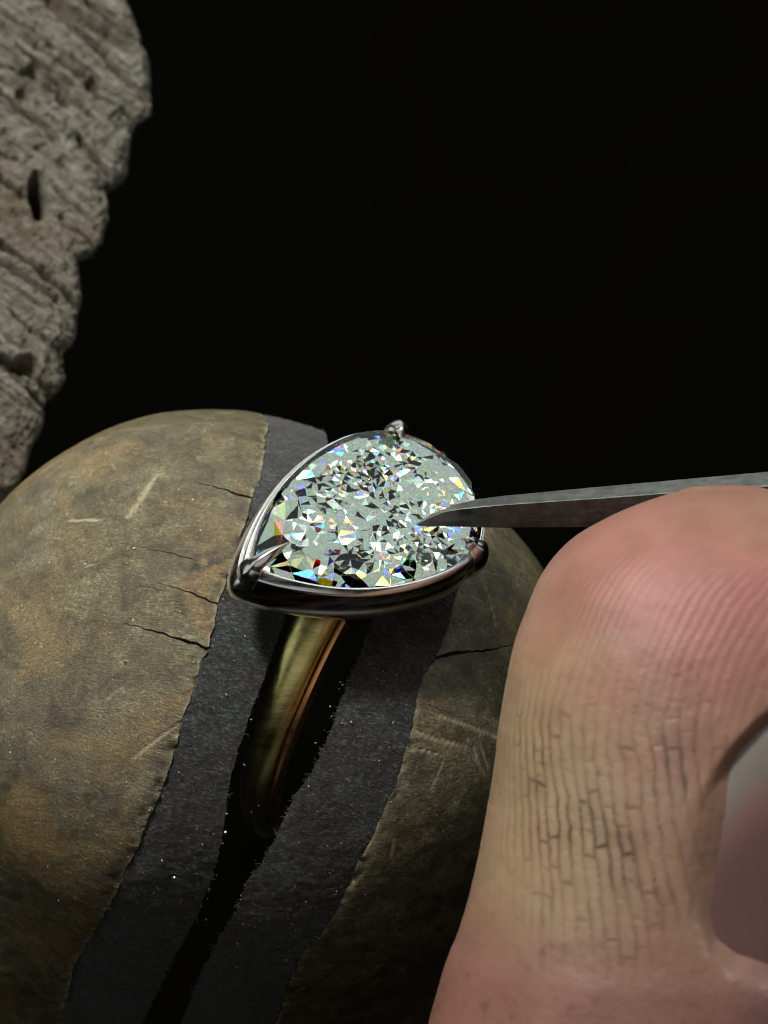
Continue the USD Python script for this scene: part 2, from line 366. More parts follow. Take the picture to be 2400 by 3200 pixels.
MARKS_L = [([(491, 1480), (450, 1545), (398, 1616)], .16, .75), ([(205, 1628), (307, 1625)], .09, 1.0), ([(573, 2254), (505, 2300), (434, 2357)], .10, .8), ([(434, 2357), (295, 2510)], .08, .6),
           ([(66, 2929), (110, 2980), (151, 3026)], .09, .6), ([(60, 2360), (108, 2530)], .07, .4), ([(320, 1340), (430, 1405)], .05, .5), ([(330, 1410), (360, 1470)], .05, .6),
           ([(250, 1600), (360, 1560)], .04, .5), ([(440, 1900), (600, 1960)], .05, .5), ([(200, 2250), (470, 2290)], .05, .4), ([(330, 2190), (420, 2120)], .05, .4), ([(520, 2480), (440, 2620)], .05, .4), ([(20, 2790), (60, 2860)], .07, .5), ([(120, 2360), (270, 2440)], .05, .5),
           ([(0, 3080), (60, 3110)], .07, .5), ([(300, 2560), (345, 2610)], .06, .5)]
MARKS_R = [([(1362, 2233), (1460, 2268), (1557, 2305)], .10, .8), ([(1282, 2283), (1370, 2315), (1456, 2334)], .11, .8), ([(1300, 2250), (1500, 2300)], .05, .5), ([(1282, 2335), (1370, 2356)], .08, .7), ([(1478, 2334), (1490, 2380), (1514, 2421)], .09, .7), ([(1500, 2330), (1525, 2400)], .07, .6),
           ([(1384, 2377), (1348, 2464)], .07, .6), ([(1360, 2320), (1480, 2310), (1560, 2230)], .05, .5), ([(1509, 1808), (1535, 1880), (1551, 1962)], .08, .6), ([(1461, 1853), (1521, 1886)], .08, .6), ([(1380, 2160), (1480, 2240)], .04, .5), ([(1500, 2180), (1560, 2130)], .05, .4),
           ([(1230, 2620), (1215, 2710)], .06, .5), ([(1240, 2670), (1205, 2720)], .06, .5), ([(900, 3120), (960, 3080)], .06, .5), ([(1500, 1780), (1570, 1800)], .05, .4), ([(1560, 1850), (1620, 1800)], .05, .4)]
for k in range(46):
    u, v = rng.uniform(20, 640), rng.uniform(1420, 3150); a = rng.normal(0.1, 0.5); l = rng.uniform(25, 130)
    if u < 830 - max(0, (v - 1400)) * .38: MARKS_L.append(([(u, v), (u + l * math.cos(a), v + l * math.sin(a))], rng.uniform(.02, .045), rng.uniform(.25, .6)))
for k in range(30):
    u, v = rng.uniform(1050, 1640), rng.uniform(1700, 3150); a = rng.normal(0.3, 0.8); l = rng.uniform(20, 90)
    MARKS_R.append(([(u, v), (u + l * math.cos(a), v + l * math.sin(a))], rng.uniform(.02, .04), rng.uniform(.25, .55)))

def mark_field(marks, center):
    segs = []
    for pts, w, s in marks:
        A = trace(pts, center)
        segs += [(A[i], A[i + 1], w, s) for i in range(len(A) - 1)]
    def f(P):
        out = np.zeros(len(P))
        for A, B, w, s in segs:
            near = np.nonzero(np.linalg.norm(P - (A + B) / 2, axis=1) < np.linalg.norm(B - A) / 2 + 4 * w)[0]
            if len(near):
                d, t = seg_dist(P[near], A, B)
                g = s * (1 - sstep(w * .3, w * 1.0, d + .35 * w * (meshkit.noise(P[near] * 5.0, 8) - .5))) * np.clip(1.5 * meshkit.noise(P[near] * 7.0, 4) + .3, 0, 1.15)
                out[near] = np.maximum(out[near], np.clip(g, 0, 1))
        return out
    return f

def dark_spots(P):
    """black dirt left of the setting; dark patches on the right jaw and lower left"""
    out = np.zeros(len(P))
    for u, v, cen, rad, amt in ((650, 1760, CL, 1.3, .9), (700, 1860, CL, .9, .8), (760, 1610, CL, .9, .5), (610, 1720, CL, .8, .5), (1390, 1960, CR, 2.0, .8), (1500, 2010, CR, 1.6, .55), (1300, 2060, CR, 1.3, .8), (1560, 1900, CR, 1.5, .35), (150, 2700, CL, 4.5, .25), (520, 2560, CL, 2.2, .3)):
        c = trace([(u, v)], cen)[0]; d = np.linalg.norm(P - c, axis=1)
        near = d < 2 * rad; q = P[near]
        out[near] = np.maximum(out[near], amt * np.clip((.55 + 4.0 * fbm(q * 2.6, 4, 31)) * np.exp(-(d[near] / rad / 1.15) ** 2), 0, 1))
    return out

def grain(P): return np.stack([P @ SN, P @ SS, P @ AXW], -1)

def radial(v, c):
    q = v - c; h = q @ AXW
    q = np.where(h[:, None] > 0, q, q - h[:, None] * AXW)
    return q / np.maximum(np.linalg.norm(q, axis=1, keepdims=True), 1e-9)

def jaw(center, marks, poly_wood, poly_leather, nicks, seed):
    fr = CUT_L if center is CL else CUT_R
    d = dome(center, seed); v0, f0 = np.array(d.vertices), np.array(d.faces)
    rn = radial(v0, center); g = grain(v0)
    mf = mark_field(marks, center)
    vis = v0[:, 2] > center[2] - 6
    mk = np.zeros(len(v0)); mk[vis] = mf(v0[vis]); rim2 = cKDTree(poly_wood[1:-1])
    dz = 0.16 * fbm(v0 * 0.25, 3, seed) + 0.07 * fbm(v0 * 1.1, 3, seed + 1) + 0.035 * fbm(g * [1.2, 6, 6], 3, seed + 2) - 0.05 * mk
    # chips along the cut edge of the wood
    ed = cKDTree(poly_wood[1:-1]).query(to2(v0, fr))[0]
    edge = np.exp(-(ed / 0.35) ** 2) * (v0[:, 2] > center[2] - 4)
    dz -= edge * (0.05 + 0.30 * np.clip(fbm(v0 * 2.2, 3, seed + 5) * 2.2, 0, 1))
    wood = mani(v0 + rn * dz[:, None], f0)
    far = np.array([-60.0, 0]) if center is CL else np.array([60.0, 0])
    pw = np.vstack([poly_wood, poly_wood[-1] + far, poly_wood[0] + far])
    wood = wood ^ prism(pw, fr)
    wood = m3.Manifold.batch_boolean([wood] + [q for n in nicks for q in wedge(n[0], center, n[1], n[2], n[3])], m3.OpType.Subtract)
    lz = -0.14 + 0.22 * fbm(v0 * 0.35, 3, seed + 7) + 0.07 * fbm(v0 * 1.6, 4, seed + 8) + 0.085 * fbm(g * [3.5, 6, 6], 3, seed + 10)
    le = mani(v0 + rn * lz[:, None], f0) ^ prism(poly_leather, fr)
    # the lining is a few millimetres deep only
    def mf2(Q):
        e = rim2.query(to2(Q, fr))[0]; ok = (Q[:, 2] > center[2] - 4) & (e < 1.2)
        return np.maximum(mf(Q), np.where(ok, .55 * np.exp(-(e / .16) ** 2) * np.clip(.4 + 4 * fbm(Q * 3.0, 3, seed + 6), 0, 1), 0))
    return wood, le, mf2

p1 = curve2(C1, CL, 0.10, 11); p2 = curve2(C2, CL, 0.09, 12); p3 = curve2(C3, CR, 0.10, 13); p4 = curve2(C4, CR, 0.10, 14)
def shift(p, dx): return p + np.array([dx, 0])
NL = [([(600, 1508), (700, 1531), (800, 1560)], .015, .13, .9), ([(338, 1691), (480, 1716), (600, 1747)], .012, .05, .35), ([(490, 1818), (590, 1850), (700, 1896)], .015, .10, .7),
      ([(385, 1946), (520, 1983), (665, 2032)], .02, .12, .9), ([(331, 1833), (416, 1935)], .02, .012, .2), ([(370, 1820), (520, 1842)], .012, .03, .25), ([(470, 1880), (580, 1925)], .01, .03, .25)]
NR = [([(1600, 2015), (1520, 2032), (1430, 2040), (1340, 2060)], .03, .16, .9), ([(1265, 2330), (1340, 2345), (1372, 2352)], .05, .02, .3), ([(1330, 2200), (1450, 2245)], .04, .01, .2)]
wl, ll, ml = jaw(CL, MARKS_L, p1, np.vstack([shift(p1, 0.012), p2[::-1]]), NL, 21)
wr, lr_, mr = jaw(CR, MARKS_R, p4, np.vstack([p3, shift(p4, -0.012)[::-1]]), NR, 41)
clamp = thing('ring_clamp', 'round ended wooden ring clamp with black leather lined jaws holding the diamond ring', 'clamp')
add('jaw', arr(wl), M_WOOD, clamp, smooth=35, prim={'grain': grain, 'mark': ml, 'dark_spots': dark_spots}, label='wooden jaw with dark saw nicks along its edge')
add('jaw', arr(wr), M_WOOD, clamp, smooth=35, prim={'grain': grain, 'mark': mr, 'dark_spots': dark_spots}, label='wooden jaw with pale crossing scratches, beside the thumb')
add('leather_lining', arr(ll), M_LEATHER, clamp, smooth=32, prim={'grain': grain})
add('leather_lining', arr(lr_), M_LEATHER, clamp, smooth=32, prim={'grain': grain})

# frayed leather fibres along the slot and loose metal filings
def fibres():
    pts, cnt, wid = [], [], []
    for C, cen, sgn, n in ((C2, CL, 1, 170), (C3, CR, -1, 300), (C1, CL, 0, 60)):
        A = dense(trace(C[3:-1], cen)); idx = rng.integers(0, len(A), n)
        for i in idx:
            nn = unit(A[i] - cen); t = unit(A[min(i + 3, len(A) - 1)] - A[max(i - 3, 0)]); s = np.cross(nn, t)
            s = s if s @ SN > 0 else -s
            l = rng.uniform(.08, .32); d = unit(nn * rng.uniform(.2, 1) + s * sgn * rng.uniform(0.2, 1.2) + t * rng.normal(0, .7))
            p0 = A[i] - nn * .25 - s * sgn * .08; b = rng.normal(0, .25, 3)
            c = [p0, p0 + d * l * .5, p0 + d * l + b * l]
            pts += c; cnt.append(3); wid += [.022, .018, .008]
    for m, cen, n in ((ll, CL, 1500), (lr_, CR, 1900)):       # nap of the leather
        v = arr(m)[0]; rad = np.linalg.norm(v - cen, axis=1); v = v[(v[:, 2] > cen[2] - 2) & (np.abs(rad - JR + .1) < .35)]
        for p0 in v[rng.integers(0, len(v), n)]:
            nn = unit(p0 - cen); d = unit(nn * rng.uniform(.1, .7) + np.cross(nn, rng.normal(0, 1, 3)) * .8); l = min(rng.lognormal(-2.1, .4), .3)
            pts += [p0 - nn * .02, p0 + d * l * .5, p0 + d * l + rng.normal(0, .3, 3) * l]; cnt.append(3); wid += [.020, .016, .006]
    c = UsdGeom.BasisCurves.Define(stage, path_for('loose_fibre', clamp))
    c.CreateTypeAttr('linear'); c.CreatePointsAttr(Vt.Vec3fArray.FromNumpy(W(np.array(pts)).astype(np.float32)))
    c.CreateCurveVertexCountsAttr(cnt); c.CreateWidthsAttr(Vt.FloatArray.FromNumpy((np.array(wid) * 1e-3).astype(np.float32))); c.SetWidthsInterpolation('vertex')
    UsdShade.MaterialBindingAPI.Apply(c.GetPrim()).Bind(simple('fibre', (0.10, 0.098, 0.095), 0.8))
    keys(c.GetPrim(), kind='stuff')
fibres()

def filings():
    out = []
    def at(u, v, cen, r0, size):
        p = trace([(u, v)], cen)[0]; nn = unit(p - cen)
        m = trimesh.creation.icosphere(0, 1.0); q = np.array(m.vertices) * rng.uniform(.5, 1.3, 3)
        R = trimesh.transformations.random_rotation_matrix(rng.random(3))[:3, :3]
        out.append(trimesh.Trimesh(q @ R.T * size + p + nn * r0, m.faces, process=False))
    for k in range(330):
        v = rng.uniform(1400, 2950) if k % 3 else rng.normal(1850, 230); u = rng.uniform(30, 820)
        if (u - 680) ** 2 + (v - 2180) ** 2 > 840 ** 2 and v < 2180: continue
        at(u, v, CL, -.01, min(rng.lognormal(-3.75, .45), .07))
    for k in range(170):
        v = rng.uniform(2080, 3050); u = np.interp(v, [2050, 2550, 3200], [1230, 1030, 700]) + rng.uniform(-160, 450)
        at(u, v, CR, -.03, min(rng.lognormal(-3.85, .45), .06))
    for u, v, s in ((418, 1714, .11), (393, 2068, .10), (416, 1938, .08), (660, 1520, .07), (655, 1577, .07), (705, 2600, .08)): at(u, v, CL, .0, s)
    p = add('metal_filings', trimesh.util.concatenate(out), M_FILING)
    keys(p, 'tiny bright metal filings sprinkled over the wood and leather of the clamp', 'metal filings', kind='stuff')
filings()

# ---------------------------------------------------------------- the ring
def pear(r, l, n=220):
    R = (l * l + r * r) / (2 * r); b = math.atan2(l, R - r)
    t = np.linspace(-math.pi / 2, math.pi / 2, n); A = np.c_[r * np.cos(t), r * np.sin(t)]
    s = np.linspace(0, b, n)[1:]; B = np.c_[-R * np.sin(s), r - R + R * np.cos(s)]
    return np.vstack([A, B, (B[::-1] * [1, -1])[1:-1]])
def G(p): p = np.asarray(p, float); return GC + p[..., :1] * GX + p[..., 1:2] * GY + p[..., 2:] * AXW
OUT = pear(GR, GL)
ring = thing('diamond_ring', 'gold ring with pear cut diamond in white metal claws, gripped in the clamp', 'ring')

def stone():
    rs = np.random.default_rng(5)
    def h(t): return (OUT @ np.array([math.cos(t), math.sin(t)])).max()
    gt, tz = 0.14, 0.92
    H = [[0, 0, 1, -tz]]
    def plane(deg, ang, z0, inset=0.0):        # a facet over azimuth deg, tilted ang from level (+ crown, - pavilion), through the outline moved in by inset, at height z0
        t = math.radians(deg); s, c = math.sin(math.radians(abs(ang))), math.cos(math.radians(ang)) * (1 if ang > 0 else -1)
        H.append([s * math.cos(t), s * math.sin(t), c, -(s * (h(t) - inset) + c * z0)])
    for t in np.linspace(0, 2 * math.pi, 110, endpoint=False):
        H.append([math.cos(t), math.sin(t), 0, -h(t)])
    main = [0, 40, 78, 103, 129, 180, -129, -103, -78, -40]
    mid = [20, 59, 91, 116, 152, -152, -116, -91, -59, -20]
    jit = lambda q: rs.normal(0, q)
    for a in main:
        plane(a, 21 + jit(.4), gt)
        for e in (-1, 1): plane(a + e * (8.5 if abs(a) < 100 else 6), 26 + jit(.5), gt + .015)
    for a in mid: plane(a, 12.5 + jit(.4), gt + .38, .95)
    spread = lambda n, ph: [math.copysign(min(abs(q), 180), q) for q in ((np.arange(n) + ph) * 360 / n - 180)]
    for n, ph, ang, z0, inset in ((24, .5, 50, 0, 0), (20, 0, 44, -.35, .35), (14, .5, 41, -1.0, 1.05)):
        for a in spread(n, ph): plane(a + jit(.8), -(ang + jit(1)), z0, inset)
    hs = HalfspaceIntersection(np.array(H), np.array([0, 0, 0.02])); pts = hs.intersections
    pts = pts[np.unique(np.round(pts, 5), axis=0, return_index=True)[1]]
    ch = ConvexHull(pts); tm = trimesh.Trimesh(pts, ch.simplices, process=True); tm.fix_normals()
    return trimesh.Trimesh(G(np.array(tm.vertices)), tm.faces, process=False)
gem = stone()
gem_prim = add('diamond', gem, M_GEM, ring, label='clear pear cut diamond with many bright facets')

def pavilion():
    """added mirror layer for the bright facets seen deep in the stone: slivers pointing at the culet, each with a tilt of its own"""
    from scipy.spatial import Delaunay
    rs = np.random.default_rng(SEED_P)
    inner = sg.Polygon(OUT).buffer(-.05); cul = np.array([-.6, 0.0])
    edge = np.array(inner.exterior.coords)[:-1]
    L_ = np.r_[0, np.cumsum(np.linalg.norm(np.diff(edge, axis=0), axis=1))]; s = np.linspace(0, L_[-1], 44, endpoint=False)
    edge = np.stack([np.interp(s, L_, edge[:, 0]), np.interp(s, L_, edge[:, 1])], 1)
    pts = [cul]
    def rmax(t): return min(1.0, 1.0) * inner.exterior.intersection(sg.LineString([cul, cul + 20 * np.array([math.cos(t), math.sin(t)])])).distance(sg.Point(cul))
    rad = [.07, .15, .235, .32, .405, .49, .57, .645, .715, .79, .885]
    num = [14, 25, 39, 54, 68, 80, 90, 96, 84, 48, 38]
    for k, (f, n) in enumerate(zip(rad, num)):
        for i in range(n):
            t = 2 * math.pi * (i + .5 * (k % 2)) / n + rs.normal(0, .55 / n * 2)
            r = rmax(t) * np.clip(f + rs.normal(0, .024 if f < .75 else .012), .03, .985)
            pts.append(cul + r * np.array([math.cos(t), math.sin(t)]))
    pts = np.vstack([pts, edge]); ne = len(edge)
    tri = Delaunay(pts).simplices
    dist = np.array([inner.exterior.distance(sg.Point(p)) for p in pts])
    near = cKDTree(pts).query(pts, 3)[0][:, 1:].mean(1)
    ang = np.arctan2(pts[:, 1], pts[:, 0] - cul[0]); rr = np.linalg.norm(pts - cul, axis=1)
    petal = .030 * np.abs(((ang / (2 * math.pi) * 8 + .3) % 1) - .5) * rr * sstep(.2, 1.2, rr)      # eight broad pavilion facets under the slivers
    z = -.36 + .045 * dist + .13 * np.minimum(dist, .9) + petal + rs.normal(0, 1, len(pts)) * near * TILT * .75
    z[-ne:] = -.36 + rs.normal(0, .02, ne)
    # separate facets: every sliver gets its own plane with a further small tilt
    fam = rs.normal(0, 1, (18, 4, 2))                          # slivers of one family lean alike
    V, F = [], []
    for q in tri:
        p = pts[q]; c = p.mean(0); g = rs.normal(0, TILT * .8, 2)
        w = c - cul; bow = math.exp(-(math.degrees(abs(abs(math.atan2(w[1], w[0])) - math.pi / 2)) / 22) ** 2) * (np.hypot(*w) < 2.6)
        f = np.hypot(*w) / rmax(math.atan2(w[1], w[0])); sec = int((math.atan2(w[1], w[0]) / (2 * math.pi) % 1) * 18 + rs.uniform(-.35, .35)) % 18
        g = g * (.75 if f < .7 else .45) * (1 + 1.3 * bow) + fam[sec, min(3, int(f * 4))] * TILT * (.62 if f < .7 else .8) + (rs.random() < .06) * rs.normal(0, .14, 2)
        dk = math.exp(-(np.hypot(*(c - [-.2, 1.4])) / 1.35) ** 2) + .8 * math.exp(-(np.hypot(*(c - [-1.4, -1.5])) / .9) ** 2)
        g = g + np.array([.84, .54]) * .20 * dk * (rs.random() < .75)  # extra lean puts dark patches into the mirror layer
        if abs(cr2(p[1] - p[0], p[2] - p[0])) < 1e-4: continue
        if cr2(p[1] - p[0], p[2] - p[0]) < 0: q = q[::-1]; p = pts[q]
        zz = z[q] + (p - c) @ g
        k = len(V); V += [(*p[i], zz[i]) for i in range(3)] + [(*p[i], -1.15 + .2 * (dist[q[i]] < .01)) for i in range(3)]
        F += [(k, k + 1, k + 2), (k + 5, k + 4, k + 3)] + [x for i in range(3) for x in ((k + i, k + 3 + i, k + 3 + (i + 1) % 3), (k + i, k + 3 + (i + 1) % 3, k + (i + 1) % 3))]
    return trimesh.Trimesh(G(np.array(V)), np.array(F), process=False)
SEED_P, TILT = 3, .064
add('added_mirror_facets', pavilion(), M_FOIL, gem_prim)

def along(target):
    """index on the outline of the girdle that shows nearest to a photo point"""
    return int(np.argmin(np.linalg.norm(to_px(G(np.c_[OUT, np.zeros(len(OUT))])) - np.array(target), axis=1)))
TIP = along((770, 1795)); I_TOP = along((1243, 1345)); I_RIGHT = along((1490, 1735)); I_LOW = along((1115, 1860))
NO = len(OUT)
tan = np.roll(OUT, -3, 0) - np.roll(OUT, 3, 0); tan /= np.linalg.norm(tan, axis=1, keepdims=True)
NRM = np.stack([tan[:, 1], -tan[:, 0]], 1)
if (NRM * (OUT - OUT.mean(0))).sum() < 0: NRM = -NRM

def bezel():
    # full lip along the near side from the tip claw to the right claw; elsewhere the wall stays just under the girdle
    arc = np.r_[0, np.cumsum(np.linalg.norm(np.diff(np.vstack([OUT, OUT[:1]]), axis=0), axis=1))]; tot = arc[-1]; a = arc[:-1]
    def span(i, j): return ((a[j] - a[i]) % tot)
    fwd = span(TIP, I_LOW) < span(TIP, I_RIGHT)
    pos = ((a - a[TIP]) % tot) if fwd else ((a[TIP] - a) % tot); length = span(TIP, I_RIGHT) if fwd else span(I_RIGHT, TIP)
    full = sstep(-.3, .4, pos) * (1 - sstep(length - .2, length + .5, pos))
    d_tip = np.minimum((a - a[TIP]) % tot, (a[TIP] - a) % tot); flare = 1 + .95 * np.exp(-(d_tip / 2.4) ** 2)      # the wall stands out at the tip
    rings = []
    for i in range(NO):
        s = full[i]
        top = 0.30 * s - 0.22 * (1 - s); inn = -0.16 * s + 0.015 * (1 - s)
        pr = [(inn, top - 0.02), (inn + .06, top + .05), (inn + .15, top + .04), (.19, top - .06), (.25, top - .20), (.30, -.36), (.36, -.58), (.41, -.82), (.435, -1.08), (.425, -1.34), (.37, -1.58), (.29, -1.77),
              (.22, -1.88), (.02, -1.96), (-.35, -2.0), (-.60, -1.9), (-.60, -1.7), (-.30, -1.2), (-.10, -.6), (.012, -.16), (.012, min(top, .10) - .06)]
        rings.append([(*(OUT[i] + NRM[i] * (o * flare[i] if o > .16 else o)), z) for o, z in pr])
    R = G(np.array(rings)); return loft(R, closed=True)
add('bezel', bezel(), M_PLAT, ring, smooth=50)

def claw(i, inward, reach, width, lean=0.0, base=-1.1, out=.44):
    d = -NRM[i] if inward is None else unit(inward); t = np.array([-d[1], d[0]]); o = OUT[i]
    crown = math.tan(math.radians(33))
    path = [(-out + .05, base, 1.0, .34), (-out - .06, base + .55, 1.0, .34), (-out + .0, -.05, .96, .34), (-out + .22, .36, .84, .30), (.10, .55, .62, .26), (reach * .45, .50 + reach * .45 * crown, .44, .20), (reach * .8, .30 + reach * .8 * crown, .18, .13), (reach, .17 + reach * crown, .03, .03)]
    P3 = dense(np.array(path), 0.05); rings = []
    for k, (x, z, w, th) in enumerate(P3):
        k0, k1 = max(k - 1, 0), min(k + 1, len(P3) - 1); dx, dz = P3[k1][0] - P3[k0][0], P3[k1][1] - P3[k0][1]
        q = math.hypot(dx, dz); nx, nz = -dz / q, dx / q
        loop = []
        for ph in np.linspace(0, 2 * math.pi, 28, endpoint=False):
            c, s = math.cos(ph), math.sin(ph)
            a = math.copysign(abs(c) ** 1.25, c) * w * width / 2; b = math.copysign(abs(s) ** 1.7, s) * th
            xy = o + d * (x + nx * b) + t * (a + lean * x)
            loop.append((*xy, z + nz * b))
        rings.append(loop)
    return loft(G(np.array(rings)))
add('claw', claw(TIP, [1, 0.0], 1.75, 1.30, out=.20, base=-1.3), M_PLAT, ring, smooth=40, label='pointed claw over the tip of the stone')
add('claw', claw(I_TOP, None, .62, 1.05), M_PLAT, ring, smooth=40)
add('claw', claw(I_RIGHT, None, .78, 1.5, lean=.25), M_PLAT, ring, smooth=40)

def shank():
    R0 = 9.6; base = G(np.array([-1.7, 0, -1.75])); base = base + SN * 0.30
    fi, ps = math.radians(20), math.radians(12)                # the band stands a little askew in the slot
    RS = SS * math.cos(fi) - SN * math.sin(fi); n0 = SN * math.cos(fi) + SS * math.sin(fi)
    RW, RN = AXW * math.cos(ps) - n0 * math.sin(ps), n0 * math.cos(ps) + AXW * math.sin(ps)
    def at(th, n, r): return base + RS * (r * math.sin(th)) + RW * (r * math.cos(th) - R0) + RN * n
    arcs = [np.radians(np.linspace(24, 122, 100)), np.radians(np.linspace(316, 336, 20))]      # the part deep in the slot is out of sight
    # half-round yellow band and a narrow rose strip along its right side
    prof_y = [(-1.10, -1.5)] + [(-.08 + 1.02 * math.cos(a), -.80 + .80 * math.sin(a)) for a in np.linspace(math.pi, 0, 26)] + [(.94, -1.5)]
    prof_r = [(.96, -1.45), (.96, -.62), (1.0, -.52), (1.10, -.47), (1.22, -.52), (1.28, -.66), (1.28, -1.45)]
    y, r = (trimesh.util.concatenate([loft([[at(t, n * (1 - .30 * float(sstep(.7, 2.0, t))), R0 + q) for n, q in pr] for t in ths]) for ths in arcs]) for pr in (prof_y, prof_r))
    add('shank', y, M_GOLD, ring, smooth=40, label='yellow gold band')
    add('shank_edge', r, M_ROSE, ring, smooth=40, label='narrow rose gold strip along the band')
shank()

# ---------------------------------------------------------------- graver lying on the stone
def graver():
    tz = 0.94                                       # just over the table
    def on_table(u, v):
        d = px(u, v, 0) - np.array([0, 0, D]); o = np.array([0, 0, D]); c = G(np.array([0, 0, tz]))
        return o + d * (((c - o) @ AXW) / (d @ AXW))
    tip = on_table(1302, 1640)
    st = [  # u, top v, ridge v, bottom v
        (1302, 1636, 1640, 1643), (1345, 1610, 1617, 1645), (1400, 1585, 1596, 1646), (1460, 1566, 1587, 1648), (1540, 1552, 1579, 1650), (1700, 1536, 1567, 1652), (1900, 1517, 1553, 1650), (2100, 1499, 1538, 1645), (2400, 1472, 1516, 1632), (2700, 1446, 1494, 1620)]
    rings = []
    zt = tip[2]
    for i, (u, a, b, c) in enumerate(st):
        z = np.interp(u, [1302, 1540, 2060, 2700], [zt, zt + .75, 1.0, 0.0]); th = min(1.0, max(.04, (u - 1302) / 180))
        T, Rg, B, Kb = px(u, a, z - .75 * th), px(u, b, z + .35 * th), px(u, c, z - .25 * th), px(u, c - (c - b) * .35, z - .95 * th)
        def cut(p, q, f): return p + (q - p) * f
        rings.append([cut(T, Kb, .06), cut(T, Rg, .05), cut(Rg, T, .05), cut(Rg, B, .035), cut(B, Rg, .05), cut(B, Kb, .06), cut(Kb, B, .06), cut(Kb, T, .06)])
    R = np.array(rings); x = R[:, 0, 0]; s = np.linspace(0, 1, 150); base = np.linspace(0, 1, len(R))
    R = PchipInterpolator(base, R.reshape(len(R), -1))(s).reshape(150, 8, 3)
    R = R + 0.02 * fbm(R * [2, 6, 6], 3, 3)[..., None] * np.clip(s * 6, 0, 1)[:, None, None]
    g = thing('graver', 'grey steel graver held behind the thumb with its point on the diamond', 'graver')
    add('blade', loft(R), M_GRAVER, g, smooth=25)
graver()

